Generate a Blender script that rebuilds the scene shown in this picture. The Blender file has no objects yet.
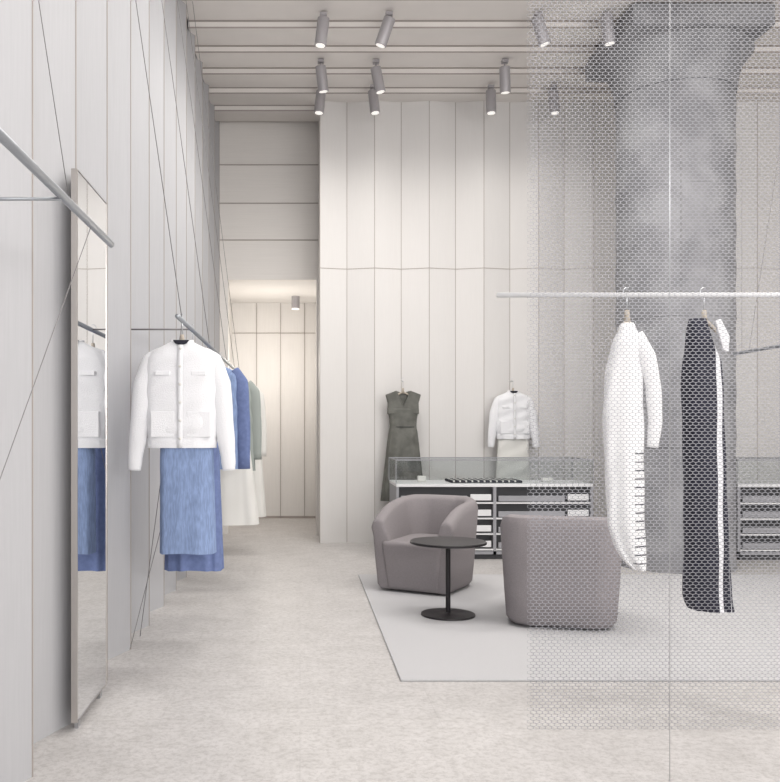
import bpy, math, random
from mathutils import Vector, Matrix
random.seed(4)
F=860.0; VX=300.0; VY=430.0; CH=1.25
def P(px,py,D): return Vector(((px-VX)*D/F, D, CH+(VY-py)*D/F))
S=bpy.context.scene
col=S.collection
# ---------------- materials
def mat(name,c,rough=.6,metal=0,nscale=0,namt=0,bump=0,bscale=200,stretch=(1,1,1),spec=.3,c2=None):
    m=bpy.data.materials.new(name); m.use_nodes=True
    nt=m.node_tree; b=nt.nodes['Principled BSDF']
    b.inputs['Base Color'].default_value=(*c,1); b.inputs['Roughness'].default_value=rough
    b.inputs['Metallic'].default_value=metal; b.inputs['Specular IOR Level'].default_value=spec
    tc=nt.nodes.new('ShaderNodeTexCoord'); mp=nt.nodes.new('ShaderNodeMapping')
    mp.inputs['Scale'].default_value=stretch
    nt.links.new(tc.outputs['Object'],mp.inputs['Vector'])
    if nscale:
        n=nt.nodes.new('ShaderNodeTexNoise'); n.inputs['Scale'].default_value=nscale; n.inputs['Detail'].default_value=6
        nt.links.new(mp.outputs[0],n.inputs['Vector'])
        r=nt.nodes.new('ShaderNodeValToRGB')
        d=c2 if c2 else tuple(max(0,x*(1-namt)) for x in c)
        u=c if c2 else tuple(min(1,x*(1+namt)) for x in c)
        r.color_ramp.elements[0].color=(*d,1); r.color_ramp.elements[0].position=.35
        r.color_ramp.elements[1].color=(*u,1); r.color_ramp.elements[1].position=.65
        nt.links.new(n.outputs['Fac'],r.inputs[0]); nt.links.new(r.outputs[0],b.inputs['Base Color'])
    if bump:
        n2=nt.nodes.new('ShaderNodeTexNoise'); n2.inputs['Scale'].default_value=bscale
        nt.links.new(mp.outputs[0],n2.inputs['Vector'])
        bp=nt.nodes.new('ShaderNodeBump'); bp.inputs['Strength'].default_value=bump; bp.inputs['Distance'].default_value=.01
        nt.links.new(n2.outputs['Fac'],bp.inputs['Height']); nt.links.new(bp.outputs[0],b.inputs['Normal'])
    return m
M={}
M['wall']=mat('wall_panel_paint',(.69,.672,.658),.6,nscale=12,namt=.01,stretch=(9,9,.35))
M['wallL']=mat('wall_panel_paint_shaded',(.44,.44,.455),.6,nscale=12,namt=.02,stretch=(9,9,.35))  # left wall's shade put into a darker, cooler base colour
M['recess']=mat('recess_panel',(.76,.73,.70),.6,nscale=9,namt=.015,stretch=(.3,1,9))
M['inner']=mat('inner_panel',(.74,.72,.70),.6,nscale=9,namt=.015,stretch=(9,9,.35))
M['seam']=mat('panel_edge_wood',(.38,.34,.315),.6)
M['ceil']=mat('ceiling_slat',(.80,.765,.735),.6,nscale=4,namt=.015)
M['ceilgap']=mat('ceiling_gap',(.55,.51,.48),.8)
M['rug']=mat('rug_wool',(.53,.525,.535),.95,nscale=160,namt=.05,bump=.5,bscale=350)
M['steel']=mat('satin_steel',(.55,.56,.58),.3,1)
M['rail']=mat('rail_metal',(.40,.42,.45),.4,.7)
M['cable']=mat('cable_steel',(.24,.23,.23),.5,.4)
M['bronze']=mat('bronze_frame',(.50,.47,.45),.35,.8)
M['mirror']=mat('mirror_glass',(.84,.85,.86),.015,1)
M['conc']=mat('concrete',(.30,.30,.31),.85,nscale=3.0,bump=.6,bscale=18,c2=(.19,.19,.20))
M['spot']=mat('spotlight_shell',(.40,.385,.40),.4,.3)
M['black']=mat('black_metal',(.018,.016,.018),.4)
M['chair']=mat('chair_wool',(.262,.240,.247),.9,nscale=220,namt=.10,bump=.2,bscale=420)
M['case']=mat('case_body',(.30,.30,.32),.5)
M['cased']=mat('case_inside_dark',(.06,.06,.065),.6)
M['white']=mat('white_lacquer',(.72,.72,.73),.4)
M['knit']=mat('white_knit',(.78,.78,.80),.9,bump=.35,bscale=180)
M['denim']=mat('denim',(.23,.305,.49),.9,nscale=40,namt=.15,bump=.3,bscale=500,stretch=(3,3,.4))
M['navy']=mat('blue_cotton',(.145,.19,.36),.85,nscale=30,namt=.1)
M['olive']=mat('olive_silk',(.125,.125,.112),.6,nscale=12,namt=.15)
M['sage']=mat('sage_cotton',(.32,.35,.33),.85)
M['ivory']=mat('ivory_cotton',(.70,.69,.66),.85)
M['wood']=mat('hanger_wood',(.42,.37,.31),.5)
M['label']=mat('label_dark',(.02,.02,.03),.8)
M['mesh']=mat('mesh_metal',(.29,.29,.315),.5,.2)
def stripes(name,ca,cb,axis,scale,lo,hi=None,zlim=None):
    m=mat(name,ca,.85); nt=m.node_tree; b=nt.nodes['Principled BSDF']
    tc=nt.nodes.new('ShaderNodeTexCoord'); sp=nt.nodes.new('ShaderNodeSeparateXYZ'); nt.links.new(tc.outputs['Object'],sp.inputs[0])
    def mth(op,a,bv=None):
        n=nt.nodes.new('ShaderNodeMath'); n.operation=op
        for i,v in enumerate((a,bv)):
            if v is None: continue
            if isinstance(v,(int,float)): n.inputs[i].default_value=v
            else: nt.links.new(v,n.inputs[i])
        return n.outputs[0]
    v=sp.outputs[axis]
    if zlim=='band':
        k=mth('MULTIPLY',mth('GREATER_THAN',v,lo),mth('LESS_THAN',v,hi))
        k2=mth('MULTIPLY',mth('GREATER_THAN',v,lo+.055),mth('LESS_THAN',v,hi+.032))
        k=mth('MAXIMUM',k,k2)
    else:
        fr=mth('FRACT',mth('MULTIPLY',v,scale)); k=mth('LESS_THAN',fr,lo)
        k=mth('MULTIPLY',k,mth('LESS_THAN',v,zlim))
        dash=mth('GREATER_THAN',sp.outputs['X'],.015)
        k=mth('MULTIPLY',k,dash)
    mx=nt.nodes.new('ShaderNodeMix'); mx.data_type='RGBA'
    mx.inputs[6].default_value=(*ca,1); mx.inputs[7].default_value=(*cb,1)
    nt.links.new(k,mx.inputs[0]); nt.links.new(mx.outputs[2],b.inputs['Base Color'])
    return m
M['striped']=stripes('white_striped_knit',(.82,.82,.83),(.06,.06,.07),'Z',26,.16,zlim=-.72)
M['blackdress']=stripes('black_striped_satin',(.022,.022,.035),(.72,.72,.75),'X',1,.025,.05,zlim='band')
g=bpy.data.materials.new('vitrine_glass'); g.use_nodes=True
nt=g.node_tree; nt.nodes.clear(); o=nt.nodes.new('ShaderNodeOutputMaterial'); t=nt.nodes.new('ShaderNodeBsdfTransparent'); gl=nt.nodes.new('ShaderNodeBsdfGlossy')
gl.inputs['Roughness'].default_value=.03; t.inputs[0].default_value=(.95,.96,.96,1)
mx=nt.nodes.new('ShaderNodeMixShader'); mx.inputs[0].default_value=.05
nt.links.new(t.outputs[0],mx.inputs[1]); nt.links.new(gl.outputs[0],mx.inputs[2]); nt.links.new(mx.outputs[0],o.inputs[0]); M['glass']=g
e=bpy.data.materials.new('lamp_lens'); e.use_nodes=True; b=e.node_tree.nodes['Principled BSDF']
b.inputs['Emission Color'].default_value=(1,.95,.88,1); b.inputs['Emission Strength'].default_value=.6; M['lens']=e
def floor_mat():
    m=bpy.data.materials.new('stone_floor'); m.use_nodes=True; nt=m.node_tree; b=nt.nodes['Principled BSDF']
    b.inputs['Roughness'].default_value=.45; b.inputs['Specular IOR Level'].default_value=.4
    tc=nt.nodes.new('ShaderNodeTexCoord')
    n=nt.nodes.new('ShaderNodeTexNoise'); n.inputs['Scale'].default_value=5; n.inputs['Detail'].default_value=12; n.inputs['Roughness'].default_value=.8; n.inputs['Distortion'].default_value=.3
    r=nt.nodes.new('ShaderNodeValToRGB'); r.color_ramp.elements[0].position=.34; r.color_ramp.elements[1].position=.66
    r.color_ramp.elements[0].color=(.47,.452,.44,1); r.color_ramp.elements[1].color=(.595,.575,.565,1)
    v=nt.nodes.new('ShaderNodeTexNoise'); v.inputs['Scale'].default_value=34; v.inputs['Detail'].default_value=8; v.inputs['Roughness'].default_value=.85
    r2=nt.nodes.new('ShaderNodeValToRGB'); r2.color_ramp.elements[0].position=.42; r2.color_ramp.elements[1].position=.53
    r2.color_ramp.elements[0].color=(.78,.77,.765,1); r2.color_ramp.elements[1].color=(1,1,1,1)
    br=nt.nodes.new('ShaderNodeTexBrick'); br.inputs['Scale'].default_value=1; br.inputs['Brick Width'].default_value=1.2; br.inputs['Row Height'].default_value=.6
    br.inputs['Mortar Size'].default_value=.002; br.inputs['Color1'].default_value=(1,1,1,1); br.inputs['Color2'].default_value=(.98,.98,.98,1); br.inputs['Mortar'].default_value=(.9,.9,.9,1)
    for q in (n,v,br): nt.links.new(tc.outputs['Object'],q.inputs['Vector'])
    nt.links.new(n.outputs['Fac'],r.inputs[0]); nt.links.new(v.outputs['Fac'],r2.inputs[0])
    def mul(a,c):
        x=nt.nodes.new('ShaderNodeMix'); x.data_type='RGBA'; x.blend_type='MULTIPLY'; x.inputs[0].default_value=1
        nt.links.new(a,x.inputs[6]); nt.links.new(c,x.inputs[7]); return x.outputs[2]
    nt.links.new(mul(mul(r.outputs[0],r2.outputs[0]),br.outputs['Color']),b.inputs['Base Color'])
    return m
M['floor']=floor_mat()
# ---------------- helpers
def mk(name,V,Fc,m,parent=None,smooth=False,loc=None):
    me=bpy.data.meshes.new(name); me.from_pydata([tuple(v) for v in V],[],Fc); me.update()
    if m: me.materials.append(m)
    if smooth:
        for p in me.polygons: p.use_smooth=True
    ob=bpy.data.objects.new(name,me); col.objects.link(ob)
    if parent: ob.parent=parent
    if loc is not None: ob.location=loc
    return ob
def empty(name,loc=(0,0,0),rz=0):
    e=bpy.data.objects.new(name,None); e.empty_display_size=.1; col.objects.link(e); e.location=loc; e.rotation_euler=(0,0,rz); return e
def boxg(V,Fc,a,b):
    n=len(V); x0,y0,z0=a; x1,y1,z1=b
    V+=[(x0,y0,z0),(x1,y0,z0),(x1,y1,z0),(x0,y1,z0),(x0,y0,z1),(x1,y0,z1),(x1,y1,z1),(x0,y1,z1)]
    Fc+=[tuple(n+i for i in f) for f in ((3,2,1,0),(4,5,6,7),(0,1,5,4),(1,2,6,5),(2,3,7,6),(3,0,4,7))]
def boxes(name,L,m,parent=None,bevel=0):
    V=[];Fc=[]
    for a,b in L: boxg(V,Fc,a,b)
    o=mk(name,V,Fc,m,parent)
    if bevel:
        md=o.modifiers.new('b','BEVEL'); md.width=bevel; md.segments=2
    return o
def tubeg(V,Fc,pts,rad,n=10,cap=True,flat=1.0):
    pts=[Vector(p) for p in pts]
    if not isinstance(rad,(list,tuple)): rad=[rad]*len(pts)
    base=len(V); up=None
    for i,p in enumerate(pts):
        d=(pts[min(i+1,len(pts)-1)]-pts[max(i-1,0)]).normalized()
        if up is None:
            up=Vector((0,1,0)) if abs(d.y)<.8 else Vector((0,0,1))
        s=d.cross(up).normalized(); u=s.cross(d).normalized(); up=u
        for k in range(n):
            a=2*math.pi*k/n
            V.append(tuple(p+s*math.cos(a)*rad[i]+u*math.sin(a)*rad[i]*flat))
    for i in range(len(pts)-1):
        for k in range(n):
            a=base+i*n+k; b=base+i*n+(k+1)%n
            Fc.append((a,b,b+n,a+n))
    if cap:
        Fc.append(tuple(base+k for k in range(n))[::-1]); Fc.append(tuple(base+(len(pts)-1)*n+k for k in range(n)))
def tubes(name,L,m,parent=None,n=10,flat=1.0):
    V=[];Fc=[]
    for pts,r in L: tubeg(V,Fc,pts,r,n,True,flat)
    return mk(name,V,Fc,m,parent,True)
def lathe(name,prof,m,parent=None,n=48,loc=(0,0,0),smooth=True):
    V=[];Fc=[]
    for r,z in prof:
        for k in range(n):
            a=2*math.pi*k/n; V.append((r*math.cos(a),r*math.sin(a),z))
    for i in range(len(prof)-1):
        for k in range(n):
            a=i*n+k;b=i*n+(k+1)%n; Fc.append((a,b,b+n,a+n))
    Fc.append(tuple(range(n))[::-1]); Fc.append(tuple((len(prof)-1)*n+k for k in range(n)))
    o=mk(name,V,Fc,m,parent,smooth,loc)
    md=o.modifiers.new('e','EDGE_SPLIT'); md.split_angle=math.radians(35)
    return o
# ---------------- shell
boxes('floor',[((-1.3,-2.5,-.1),(7.2,12.5,0))],M['floor'])
def zigzag(name,axis,s0,s1,pos,amp,pitch,z0,z1,m,seams=(),parent=None):
    pts=[]; s=s0;i=0
    while s<s1-1e-6:
        pts.append((s,amp if i%2 else 0)); s+=pitch; i+=1
    pts.append((s1,amp if i%2 else 0))
    def W(s,d,z):
        return (s,pos+d,z) if axis=='x' else (pos-d,s,z)
    back=amp+.12; V=[];Fc=[]
    n=len(pts)
    for s,d in pts:
        V+= [W(s,d,z0),W(s,d,z1),W(s,back,z0),W(s,back,z1)]
    for i in range(n-1):
        a=4*i;b=a+4
        Fc+=[(a,b,b+1,a+1),(a+2,a+3,b+3,b+2),(a+1,b+1,b+3,a+3),(a,a+2,b+2,b)]
    Fc+=[(0,1,3,2),(4*n-4,4*n-2,4*n-1,4*n-3)]
    w=mk(name,V,Fc,m)
    V=[];Fc=[]
    for i,(s,d) in enumerate(pts):
        wd=.003
        k=len(V)
        for zz in (z0,z1):
            V+=[W(s-wd,d-.003,zz),W(s+wd,d-.003,zz),W(s+wd,d+.02,zz),W(s-wd,d+.02,zz)]
        Fc+=[(k+3,k+2,k+1,k),(k+4,k+5,k+6,k+7),(k,k+1,k+5,k+4),(k+1,k+2,k+6,k+5),(k+2,k+3,k+7,k+6),(k+3,k,k+4,k+7)]
    mk('panel_edges',V,Fc,M['seam'],w)
    V=[];Fc=[]
    for z in seams:
        for i in range(n-1):
            k=len(V);(s,d),(s2,d2)=pts[i],pts[i+1]
            for zz in (z-.0035,z+.0035):
                V+=[W(s,d-.003,zz),W(s2,d2-.003,zz),W(s2,d2+.01,zz),W(s,d+.01,zz)]
            Fc+=[(k+3,k+2,k+1,k),(k+4,k+5,k+6,k+7),(k,k+1,k+5,k+4),(k+2,k+3,k+7,k+6)]
    if seams: mk('panel_joint',V,Fc,M['seam'],w)
    return w
ZC=4.85
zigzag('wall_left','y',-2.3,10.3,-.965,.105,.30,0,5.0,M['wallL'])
zigzag('wall_back','x',.22,7.0,9.5,.07,.302,0,5.0,M['wall'],seams=(3.04,))
boxes('wall_back_return',[((.22,9.72,0),(.34,12.2,5.0))],M['wall'])
boxes('wall_recess_upper',[((-1.1,10.3,3.05),(.22,10.42,5.0)),((-1.1,10.3,0),(-.86,10.42,3.05))],M['recess'])
boxes('trim_1',[((-1.05,10.29,z),(.22,10.305,z+.010)) for z in (4.42,3.96,3.52)],M['seam'])
boxes('ceiling_inner',[((-1.2,10.42,3.05),(.22,12.3,3.15))],M['inner'])
boxes('wall_inner_back',[((-1.2,12.2,0),(.34,12.3,3.15))],M['inner'])
boxes('wall_inner_left',[((-1.08,10.42,0),(-.96,12.2,3.1))],M['inner'])
boxes('trim_2',[((x,12.188,0),(x+.008,12.2,3.05)) for x in (-.62,-.28,.06)]+[((-.96,12.188,.0),(.22,12.2,.03)),((-.96,12.188,2.62),(.22,12.2,2.628))],M['seam'])
boxes('trim_3',[((.195,10.2,0),(.22,10.3,3.05))],M['inner'])
boxes('wall_right',[((7.0,-2.5,0),(7.15,9.7,5.0))],M['wall'])
# ceiling: shingled boards, thin wood edge
c=boxes('ceiling',[((-1.3,-2.5,5.0),(7.2,10.45,5.1))],M['ceilgap'])
V=[];Fc=[]; y=-2.3; L=[]
while y<10.2:
    k=len(V); w=.50
    for x in (-1.0,7.0):
        V+=[(x,y,ZC),(x,y+w,ZC+.06),(x,y+w,ZC+.14),(x,y,ZC+.14)]
    Fc+=[(k,k+1,k+5,k+4),(k+3,k+7,k+6,k+2),(k,k+4,k+7,k+3),(k+1,k+2,k+6,k+5),(k,k+3,k+2,k+1),(k+4,k+5,k+6,k+7)]
    L.append(((-1.0,y-.006,ZC-.003),(7.0,y+.001,ZC+.008)))
    L.append(((-1.0,y-.03,ZC+.054),(7.0,y-.001,ZC+.062)))
    y+=w
mk('slats',V,Fc,M['ceil'],c)
boxes('slat_edges',L,M['seam'],c)
# ---------------- column
cx,cy=3.46,7.95
colm=empty('concrete_column',(cx,cy,0))
prof=[(.52,0)]
for i in range(1,44):
    prof.append((.51+.004*math.sin(i*1.7),i*.1))
prof+=[(.52,4.3),(.54,4.45),(.58,4.56),(.64,4.64),(.66,4.66)]
lathe('shaft',prof,M['conc'],colm,64)
boxes('capital',[((-.66,-.72,4.66),(.54,.5,4.84))],M['conc'],colm,.01)
tubes('form_rings',[([(.513*math.cos(a*math.pi/24),.513*math.sin(a*math.pi/24),z) for a in range(49)],.004) for z in (1.1,2.25,3.4)],M['conc'],colm,6)
boxes('rug',[((.50,4.27,0),(5.6,7.38,.012))],M['rug'],bevel=.004)
# ---------------- mirror
mr=empty('wall_mirror',(-.92,0,0))
boxes('frame',[((-.025,3.55,.04),(.0,3.562,2.33)),((-.025,4.097,.04),(.0,4.10,2.33)),((-.025,3.562,2.327),(0,4.097,2.33)),((-.025,3.562,.04),(0,4.097,.043)),((-.027,3.562,.05),(-.02,4.097,2.32))],M['bronze'],mr)
boxes('glass',[((-.02,3.562,.043),(-.003,4.097,2.327))],M['mirror'],mr)
boxes('feet',[((-.025,3.6,0),(-.01,3.64,.045)),((-.025,4.0,0),(-.01,4.04,.045))],M['steel'],mr)
# ---------------- rails
RX=-.63; RZ=CH+.585
r1=empty('clothes_rail')
tubes('bar',[([(RX,.9,CH+.62),(RX,2.87,CH+.62)],.0115)],M['rail'],r1,16)
tubes('wall_arm',[([(-1.0,2.27,CH+.61),(RX,2.27,CH+.61)],.005),([(-1.0,1.1,CH+.61),(RX,1.1,CH+.61)],.005)],M['rail'],r1)
r2=empty('clothes_rail')
tubes('bar',[([(RX,4.42,RZ),(RX,9.1,RZ)],.0125)],M['rail'],r2,16)
tubes('wall_arm',[([(-1.0,5.0,RZ-.0),(RX,5.0,RZ)],.005),([(-1.0,8.6,RZ),(RX,8.6,RZ)],.005)],M['cable'],r2)
D3=3.95
r3=empty('clothes_rail')
a=P(497,295,D3)
tubes('bar',[([a,(4.6,D3,a.z)],.0115)],M['white'],r3,16)
tubes('hanging_cables',[([(x,D3,a.z),(x,D3,4.84)],.0014) for x in (1.75,3.9)],M['cable'],r3,6)
r4=empty('clothes_rail')
tubes('bar',[([(3.34,4.6,RZ),(3.34,6.62,RZ)],.0125)],M['rail'],r4,16)
tubes('hanging_cables',[([(3.34,y,RZ),(3.34,y+d,4.84)],.0014) for y,d in ((4.8,.8),(6.4,-.9),(6.5,0))],M['cable'],r4,6)
cb=[]
for d1,d0 in ((9.0,7.2),(8.3,6.4),(7.4,5.5),(6.0,4.4),(4.6,3.2)):
    cb.append(([(-.90,d0,4.84),(RX,d1,RZ)],.002))
cb.append(([(RX,4.6,RZ),(-.93,5.0,.05)],.002))
cb.append(([(RX,5.9,RZ),(-.93,4.7,.05)],.002))
tubes('suspension_cables',cb,M['cable'],r2,6)
cb=[([(-.90,1.55,4.84),(RX,2.35,CH+.62)],.0012),([(RX,2.6,CH+.62),(-.93,1.9,.4)],.0014)]
tubes('suspension_cables',cb,M['cable'],r1,6)
tubes('tension_cable',[([(1.29,3.0,0.001),(1.29,3.0,4.84)],.0013)],M['steel'],None,6)
# ---------------- mesh curtain
mc=empty('wire_mesh_curtain',(0,3.5,0))
px,rp=.0245,.0125; hh=rp*4/3
hexo=[(0,hh/2),(px/2,hh/4),(px/2,-hh/4),(0,-hh/2),(-px/2,-hh/4),(-px/2,hh/4)]
V=[];Fc=[]
x0,x1=.925,3.1; z0,z1=.03,4.8
nx=int((x1-x0)/px); nz=int((z1-z0)/rp)
for j in range(nz):
    for i in range(nx):
        cxx=x0+px/2+i*px+(px/2 if j%2 else 0); cz=z0+hh/2+j*rp
        k=len(V)
        for hx,hz in hexo: V.append((cxx+hx,0,cz+hz))
        for hx,hz in hexo: V.append((cxx+hx*.90,0,cz+hz*.87))
        for q in range(6):
            Fc.append((k+q,k+(q+1)%6,k+6+(q+1)%6,k+6+q))
mk('mesh',V,Fc,M['mesh'],mc)
boxes('top_rod',[((x0,-.01,4.8),(x1,.01,4.84))],M['steel'],mc)
# ---------------- armchair
def armchair(loc,rz,w=.385,r=.27,tp=.12):
    e=empty('tub_armchair',loc,rz)
    d=.37
    pts=[(-w+.02,-d)]
    for i in range(1,9): pts.append((-w+.02-.02*i/8,-d+(2*d-r)*i/8))
    for i in range(1,17):
        a=math.pi-math.pi/2*i/16; pts.append((-w+r+r*math.cos(a),d-r+r*math.sin(a)))
    for i in range(1,6): pts.append((-w+r+(2*w-2*r)*i/5,d))
    right=[(-x,y) for x,y in pts[:25]][::-1]
    path=pts+right[1:]
    n=len(path); V=[];Fc=[]; m=0
    for i,(x,y) in enumerate(path):
        p=Vector((x,y)); a=Vector(path[max(i-1,0)]); b=Vector(path[min(i+1,n-1)])
        t=(b-a).normalized(); nin=Vector((t.y,-t.x))
        yy=(y+d)/(2*d)
        H=.64+.065*max(0,min(1,yy/.9))**1.1
        edge=min(i,n-1-i)
        if edge<6: H-=.09*(1-edge/6)**2
        th=.11
        def q(off,z,tap):
            c=Vector((p.x*(1-tp*tap),p.y*(1-.06*tap)))+nin*off
            return (c.x,c.y,z)
        ring=[q(.03,.015,1),q(0,.05,1),q(0,.22,.62),q(0,.42,.25),q(-.005,H-.07,.03),q(.012,H-.015,0),q(th*.5,H,0),q(th-.01,H-.02,0),q(th+.005,H-.09,0),q(th+.03,.42,.1),q(th+.03,.30,.3),q(th,.015,1)]
        m=len(ring); V+=ring
    for i in range(n-1):
        for k in range(m):
            a=i*m+k;b=i*m+(k+1)%m
            Fc.append((a,a+m,b+m,b))
    Fc.append(tuple(range(m))); Fc.append(tuple((n-1)*m+k for k in range(m))[::-1])
    o=mk('shell',V,Fc,M['chair'],e,True)
    bm=o.modifiers.new('b','BEVEL'); bm.width=.02; bm.segments=3; bm.limit_method='ANGLE'; bm.angle_limit=math.radians(50)
    V=[];Fc=[]
    def lay(z,wx,yf,yb): return [(-wx,yf,z),(wx,yf,z),(wx,yb,z),(-wx,yb,z)]
    for L in (lay(.015,w-.14,-.35,.25),lay(.39,w-.105,-.39,.25)): V+=L
    Fc=[(3,2,1,0),(4,5,6,7),(0,1,5,4),(1,2,6,5),(2,3,7,6),(3,0,4,7)]
    s=mk('seat',V,Fc,M['chair'],e,True); bm=s.modifiers.new('b','BEVEL'); bm.width=.035; bm.segments=5
    return e
armchair((1.02,6.80,.012),math.radians(-30),.35)
armchair((1.70,5.64,.012),math.radians(166),.37,.17,.09)
t=empty('round_side_table',(.99,5.75,.012))
lathe('top',[(.245,.478),(.254,.482),(.254,.492),(.25,.496)],M['black'],t,64)
lathe('base',[(.178,0),(.18,.004),(.178,.012),(.03,.018),(.0165,.024),(.0165,.478)],M['black'],t,64)
# ---------------- display case
def case(x0,x1,y0,dep=.65):
    e=empty('glass_display_case',(x0,y0,.0))
    W=x1-x0; t=.025; H=.70
    boxes('body',[((0,0,.05),(t,dep,H)),((W-t,0,.05),(W,dep,H)),((W/2-.015,.0,.05),(W/2+.015,dep,H)),((0,0,.05),(W,dep,.08)),((0,dep-.02,.05),(W,dep,H))],M['case'],e)
    boxes('plinth',[((.03,.03,0),(W-.03,dep-.02,.05))],M['cased'],e)
    boxes('counter_top',[((-.0,-.0,H),(W,dep,H+.03))],M['white'],e,.003)
    sh=[];dr=[];dk=[]
    for bx0,bx1 in ((t,W/2-.015),(W/2+.015,W-t)):
        dk.append(((bx0,.06,.08),(bx1,.07,H)))
        for k in range(4):
            z=.11+k*.15
            sh.append(((bx0,.0,z-.022),(bx1,.06,z-.008)))
            dr.append(((bx0+.02,-.004,z),(bx1-.25,.012,z+.055)))
            dr.append(((bx1-.22,-.004,z+.01),(bx1-.02,.012,z+.07)))
    boxes('drawer_backs',dk,M['cased'],e); boxes('shelves',sh,M['white'],e)
    boxes('trays',dr[::2],M['case'],e,.003); boxes('tray_fronts',dr[1::2],M['white'],e,.003)
    zt=.955; zb=H+.03
    boxes('glass_panels',[((.0,.0,zb),(W,.006,zt)),((0,dep-.006,zb),(W,dep,zt)),((0,.006,zb),(.006,dep-.006,zt)),((W-.006,.006,zb),(W,dep-.006,zt)),((0,0,zt),(W,dep,zt+.006))],M['glass'],e)
    f=.007
    boxes('metal_edges',[((-f,-f,zt),(W+f,0,zt+.012)),((-f,dep,zt),(W+f,dep+f,zt+.012)),((-f,0,zt),(0,dep,zt+.012)),((W,0,zt),(W+f,dep,zt+.012))]+
       [((a,b,zb),(a+f,b+f,zt)) for a in (-f,W) for b in (-f,dep)],M['case'],e)
    return e,W
e1,W=case(.93,2.83,8.3)
boxes('folded_scarf',[((.55,.12,.732),(1.25,.5,.755))],M['label'],e1,.008)
boxes('scarf_stripes',[((.57+i*.06,.115,.738),(.585+i*.06,.5,.757)) for i in range(11)],M['ivory'],e1)
boxes('jewellery_stand',[((.25,.3,.732),(.33,.36,.79)),((1.5,.3,.732),(1.6,.38,.77))],M['ivory'],e1,.004)
case(4.2,6.0,8.25)
# ---------------- spotlights
def spot(px,py,D,lx,ly,power=60,ang=160):
    p=P(px,py,D)
    e=empty('ceiling_spotlight',p)
    ax=Vector((lx,ly,-1)).normalized()
    rot=ax.to_track_quat('-Z','Y')
    b=lathe('barrel',[(.046,-.12),(.052,-.118),(.052,.118),(.046,.122)],M['spot'],e,24); b.rotation_mode='QUATERNION'; b.rotation_quaternion=rot
    l=lathe('lens',[(.04,-.1225),(.04,-.1205)],M['lens'],e,20); l.rotation_mode='QUATERNION'; l.rotation_quaternion=rot
    zt=4.86-p.z
    tubes('stem',[([-ax*.10,(-ax.x*.1,-ax.y*.1,zt)],.009)],M['spot'],e)
    boxes('mount',[((-ax.x*.1-.03,-ax.y*.1-.03,zt-.03),(-ax.x*.1+.03,-ax.y*.1+.03,zt))],M['spot'],e)
    ld=bpy.data.lights.new('beam','SPOT'); ld.energy=power; ld.spot_size=math.radians(ang); ld.spot_blend=1; ld.shadow_soft_size=.1; ld.color=(1,.965,.92)
    lo=bpy.data.objects.new('beam',ld); col.objects.link(lo); lo.parent=e; lo.location=ax*.15; lo.rotation_mode='QUATERNION'; lo.rotation_quaternion=rot
for a in ((322,32,7.45,-.12,-.05,70),(385,32,7.45,-.35,.1,70),(541,31,7.45,.3,.0,12),(608,30,7.45,.12,0,4),
          (322,79,8.4,.12,.1,26),(378,80,8.4,.2,.0,26),(505,80,8.4,.05,.1,22),(320,102,9.0,-.1,-.1,6),(374,102,9.0,.1,-.1,6),(491,102,9.0,.0,-.1,6),(554,102,9.0,.05,-.1,6)):
    spot(*a)
dl=empty('recessed_downlight',(-.06,11.6,3.0))
lathe('ring',[(.03,-.11),(.055,-.11),(.055,.05),(.03,.05)],M['spot'],dl,24)
lathe('lens',[(.05,-.125),(.05,-.11)],M['lens'],dl,24)
ld=bpy.data.lights.new('inner_lamp','POINT'); ld.energy=25; ld.color=(1,.945,.87); ld.shadow_soft_size=.12
lo=bpy.data.objects.new('inner_lamp',ld); col.objects.link(lo); lo.parent=dl; lo.location=(-.3,-.5,-.9)
# ---------------- garments (origin at rail)
def smoothi(secs,n):
    zs=[s[0] for s in secs]; out=[]
    for i in range(n+1):
        z=zs[0]+(zs[-1]-zs[0])*i/n
        for k in range(len(secs)-1):
            if zs[k]>=z>=zs[k+1]-1e-9:
                u=(zs[k]-z)/(zs[k]-zs[k+1]+1e-9)
                out.append((z,)+tuple(secs[k][j]*(1-u)+secs[k+1][j]*u for j in range(1,4))); break
    return out
def loft(name,secs,m,parent,folds=9,amp=.04,n=72,rows=48,ph=0,hemwave=.0):
    R=smoothi(secs,rows); V=[];Fc=[]
    z0,z1=secs[0][0],secs[-1][0]
    for z,hw,ht,xo in R:
        f=(z0-z)/(z0-z1)
        for k in range(n):
            a=2*math.pi*k/n
            c,s=math.cos(a),math.sin(a)
            cc=math.copysign(abs(c)**.8,c); ss=math.copysign(abs(s)**.8,s)
            rip=1+amp*f*(math.sin(folds*a+ph+1.5*math.sin(f*2+ph))+.5*math.sin(folds*1.7*a+ph*2+f*2))
            wob=1+.04*math.sin(5*f+2*a+ph)
            V.append((xo+hw*cc*(1+amp*.25*f*math.sin(folds*a+ph)),ht*ss*rip*wob+0.004*math.sin(9*f*3+a*3),z+hemwave*f*math.sin(a*3+ph)))
    for i in range(rows):
        for k in range(n):
            a=i*n+k;b=i*n+(k+1)%n; Fc.append((a,a+n,b+n,b))
    Fc.append(tuple(range(n)))
    o=mk(name,V,Fc,m,parent,True)
    return o
def plate(name,poly,y0,y1,m,e,bev=.008):
    n=len(poly); V=[(x,y0,z) for x,z in poly]+[(x,y1,z) for x,z in poly]
    Fc=[tuple(range(n)),tuple(range(n,2*n))[::-1]]+[(i,i+n,(i+1)%n+n,(i+1)%n) for i in range(n)]
    o=mk(name,V,Fc,m,e); md=o.modifiers.new('b','BEVEL'); md.width=bev; md.segments=3; return o
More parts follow.
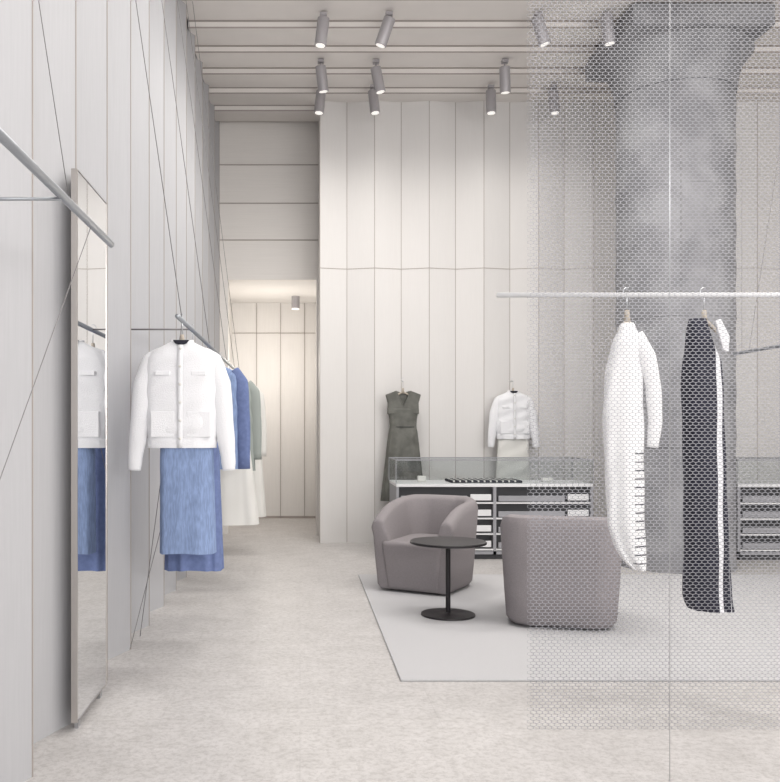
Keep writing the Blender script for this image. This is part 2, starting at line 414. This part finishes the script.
def hanger(e,neck=-.105,w=.15,m=None,drop=.08):
    m=m or M['wood']
    hk=[(-.018*math.sin(math.pi*k/8),0,.016-.018*math.cos(math.pi*k/8)) for k in range(-1,10)]
    tubes('hanger_hook',[([(0,0,neck+.01),(0,0,-.02)]+hk[1:],.0025)],M['steel'],e,8)
    tubes('hanger_neck',[([(0,0,neck-.03),(0,0,neck+.03)],[.016,.010])],m,e,12)
    tubes('hanger_arms',[([(-w,0,neck-drop),(-w*.6,0,neck-drop*.65),(0,0,neck-.012),(w*.6,0,neck-drop*.65),(w,0,neck-drop)],[.006,.009,.012,.009,.006])],m,e,10)
def sleeve(name,pts,rad,m,e,flat=.6):
    P2=[];R2=[]
    pts=[Vector(p) for p in pts]
    for i in range(len(pts)-1):
        for j in range(6):
            u=j/6; P2.append(pts[i].lerp(pts[i+1],u)); R2.append((rad[i]*(1-u)+rad[i+1]*u)*(1+.03*math.sin(i*6+j)))
    P2.append(pts[-1]); R2.append(rad[-1])
    V=[];Fc=[]; tubeg(V,Fc,P2,R2,20,True,flat); return mk(name,V,Fc,m,e,True)
def jacket(e,m,w=.205,top=-.115,hem=-.68,slv=-.80,pockets=True):
    s=w/.205
    loft('jacket_body',[(top,.06*s,.042,0),(top-.018,.095*s,.05,0),(top-.045,.155*s,.06,0),(top-.085,.19*s,.066,0),(top-.2,.198*s,.072,0),(hem+.10,.195*s,.075,0),(hem+.06,.186*s,.07,0),(hem,.182*s,.07,0)],m,e,folds=5,amp=.06)
    for sg,n in ((-1,'sleeve_l'),(1,'sleeve_r')):
        sleeve(n,[(sg*.11*s,0,top-.052),(sg*.165*s,0,top-.095),(sg*.205*s,-.005,top-.22),(sg*.229*s,-.015,slv+.22),(sg*.247*s,-.02,slv+.07),(sg*.251*s,-.02,slv)],[.028,.046,.055,.050,.040,.034],m,e,.7)
    tubes('collar',[([(.055*s*math.cos(a),-.044*math.sin(a),top+.004-.012*max(0,math.sin(a))) for a in [math.pi*2*k/24 for k in range(25)]],.009)],m,e,8)
    plate('neck_lining',[(-.042,top+.006),(-.03,top-.012),(0,top-.022),(.03,top-.012),(.042,top+.006)],-.060,-.03,M['label'],e,.002)
    V=[];Fc=[];N=16
    def fy(z):
        f=(top-z)/(top-hem)
        return -(.050+.022*min(1,f*5))*1.06-.004
    for i in range(N+1):
        z=top-.02+(hem-top+.02)*i/N; V+=[(-.014,fy(z),z),(.014,fy(z),z)]
    for i in range(N): a=2*i; Fc.append((a,a+1,a+3,a+2))
    pk=mk('placket',V,Fc,m,e,True); md=pk.modifiers.new('s','SOLIDIFY'); md.thickness=.003
    L=[]
    for i in range(6):
        z=top-.04+(hem-top+.09)*i/5
        L.append(([(0,fy(z)-.007,z),(0,fy(z)+.0,z)],.0075))
    tubes('buttons',L,M['ivory'],e,12)
    if pockets:
        for sg in (-1,1):
            for pz,pw,ph in ((top-.17,.04,.012),(hem+.125,.062,.068)):
                yy=fy(pz)+.010
                plate('pocket',[(sg*.095*s-pw,pz-ph),(sg*.095*s+pw,pz-ph),(sg*.095*s+pw,pz+ph),(sg*.095*s-pw,pz+ph)],yy-.003,yy+.03,m,e,.004)
    loft('hem_band',[(hem+.05,.187*s,.073,0),(hem,.184*s,.072,0)],m,e,folds=5,amp=.0,rows=3)
def G(name,D,x=None,rz=0): 
    return empty(name,(RX if x is None else x,D,RZ+.0),rz)
e=G('white_jacket_with_denim_skirt',4.6); hanger(e); jacket(e,M['knit'])
loft('denim_skirt',[(-.58,.135,.06,.02),(-.72,.143,.065,.025),(-1.24,.15,.08,.03)],M['denim'],e,folds=5,amp=.11,hemwave=.003)
e=G('blue_cotton_dress',5.05); hanger(e)
loft('dress',[(-.115,.055,.04,0),(-.17,.16,.06,0),(-.22,.19,.07,0),(-.6,.15,.08,0),(-1.40,.17,.10,.01)],M['navy'],e,folds=10,amp=.10,hemwave=.004)
e=G('denim_shirt',6.1,rz=-.1); hanger(e)
loft('shirt',[(-.115,.055,.04,0),(-.16,.15,.06,0),(-.2,.2,.07,0),(-.86,.2,.08,0)],M['denim'],e,folds=6,amp=.08)
sleeve('sleeve_r',[(.15,0,-.17),(.205,0,-.25),(.225,0,-.5),(.235,0,-.86)],[.05,.06,.055,.045],M['navy'],e)
sleeve('sleeve_l',[(-.15,0,-.17),(-.2,0,-.25),(-.21,0,-.5),(-.2,0,-.8)],[.05,.06,.055,.045],M['navy'],e)
e=G('ivory_wide_trousers',6.9); hanger(e)
loft('trousers',[(-.1,.12,.03,0),(-.5,.18,.05,.02),(-1.0,.21,.08,.05),(-1.34,.24,.09,.06)],M['ivory'],e,folds=8,amp=.09)
e=G('sage_shirt',7.7); hanger(e)
loft('shirt',[(-.115,.055,.04,0),(-.16,.15,.06,0),(-.2,.2,.07,0),(-.95,.21,.08,.02)],M['sage'],e,folds=6,amp=.08)
sleeve('sleeve_r',[(.15,0,-.17),(.21,0,-.25),(.23,0,-.5),(.24,0,-.85)],[.05,.06,.055,.045],M['sage'],e)
e=G('ivory_dress',8.6); hanger(e)
loft('dress',[(-.115,.055,.04,0),(-.16,.15,.06,0),(-.22,.2,.07,0),(-.6,.2,.08,.03),(-1.45,.25,.10,.04)],M['ivory'],e,folds=9,amp=.08)
sleeve('sleeve_r',[(.15,0,-.17),(.21,0,-.25),(.24,0,-.5),(.25,0,-.85)],[.05,.06,.055,.045],M['ivory'],e)
rz3=P(0,295,D3).z
e=empty('striped_white_dress',(P(627,295,D3).x,D3,rz3)); hanger(e,neck=-.10,w=.045)
loft('dress',[(-.13,.025,.03,0),(-.17,.045,.04,.0),(-.22,.062,.05,-.005),(-.35,.082,.05,-.015),(-.55,.092,.05,-.018),(-.8,.088,.05,-.012),(-1.06,.084,.05,-.004),(-1.16,.07,.045,.015),(-1.22,.052,.045,.035),(-1.26,.028,.04,.055)],M['striped'],e,folds=4,amp=.16)
sleeve('sleeve_r',[(.035,-.02,-.18),(.08,-.03,-.28),(.108,-.03,-.42),(.118,-.03,-.58),(.105,-.03,-.70)],[.03,.038,.036,.032,.026],M['striped'],e)
e=empty('black_striped_dress',(P(704,295,D3).x,D3,rz3)); hanger(e,neck=-.10,w=.07)
loft('dress',[(-.11,.035,.03,-.03),(-.16,.045,.05,-.03),(-.24,.06,.07,-.02),(-.30,.08,.07,-.01),(-.42,.085,.08,-.01),(-.7,.085,.08,.0),(-1.1,.09,.085,.01),(-1.40,.10,.09,.015),(-1.44,.095,.09,.03)],M['blackdress'],e,folds=7,amp=.09)
plate('scarf_strap',[(.01,-.13),(.035,-.12),(.075,-.2),(.07,-.27),(.045,-.26)],-.09,-.07,M['knit'],e,.004)
def wallhook(e):
    tubes('wall_peg',[([(0,-.01,.0),(0,.16,.0)],.005)],M['steel'],e)
b=P(403,381,9.35)
e=empty('olive_dress',b); hanger(e,w=.12); wallhook(e)
plate('bodice_front',[(-.075,-.105),(-.19,-.15),(-.165,-.24),(-.17,-.36),(.17,-.36),(.165,-.24),(.19,-.15),(.075,-.105),(.0,-.27)],-.045,-.02,M['olive'],e)
plate('bodice_back',[(-.075,-.105),(-.19,-.15),(-.165,-.24),(-.17,-.36),(.17,-.36),(.165,-.24),(.19,-.15),(.075,-.105),(.0,-.13)],.01,.03,M['olive'],e)
loft('skirt',[(-.30,.172,.05,0),(-.42,.15,.05,0),(-.5,.145,.05,0),(-.56,.16,.06,.0),(-1.30,.24,.09,0)],M['olive'],e,folds=12,amp=.16)
tubes('waist_seam',[([(.145*math.cos(a),-.056*math.sin(a),-.5) for a in [2*math.pi*k/24 for k in range(25)]],.004)],M['label'],e,6)
b=P(513,381,9.35)
e=empty('white_jacket_with_ivory_skirt',b); hanger(e); wallhook(e); jacket(e,M['knit'],w=.2,hem=-.63,slv=-.72,pockets=True)
loft('ivory_skirt',[(-.55,.16,.05,0),(-1.3,.2,.07,0)],M['ivory'],e,folds=6,amp=.07)
# ---------------- lights
def area(name,loc,sx,sy,en,colr=(1,.98,.95),rot=(0,0,0)):
    ld=bpy.data.lights.new(name,'AREA'); ld.shape='RECTANGLE'; ld.size=sx; ld.size_y=sy; ld.energy=en; ld.color=colr
    o=bpy.data.objects.new(name,ld); col.objects.link(o); o.location=loc; o.rotation_euler=rot; return o
area('added_room_fill',(3.6,1.2,4.8),5,.8,75)  # added area lights out of view, filling the room; no fixtures modelled
area('added_room_fill',(3.6,3.6,4.8),5,.8,105)
area('added_room_fill',(1.6,5.6,4.8),3.2,.8,95)
area('added_ceiling_fill',(3.2,-2.3,2.2),7,1.2,400,(1,.98,.96),(math.radians(90+28),0,0))  # unseen lamp added behind the camera to brighten ceiling and recess
w=bpy.data.worlds.new('World'); S.world=w; w.use_nodes=True
w.node_tree.nodes['Background'].inputs[0].default_value=(.90,.94,1,1); w.node_tree.nodes['Background'].inputs[1].default_value=.5
# ---------------- camera
cd=bpy.data.cameras.new('camera'); cam=bpy.data.objects.new('camera',cd); col.objects.link(cam)
cam.location=(0,0,CH); cam.rotation_euler=(math.pi/2,0,0)
cd.sensor_width=36; cd.lens=F/782*36; cd.shift_x=(390-VX)/782; cd.shift_y=(VY-391)/782
S.camera=cam
S.view_settings.view_transform='Standard'
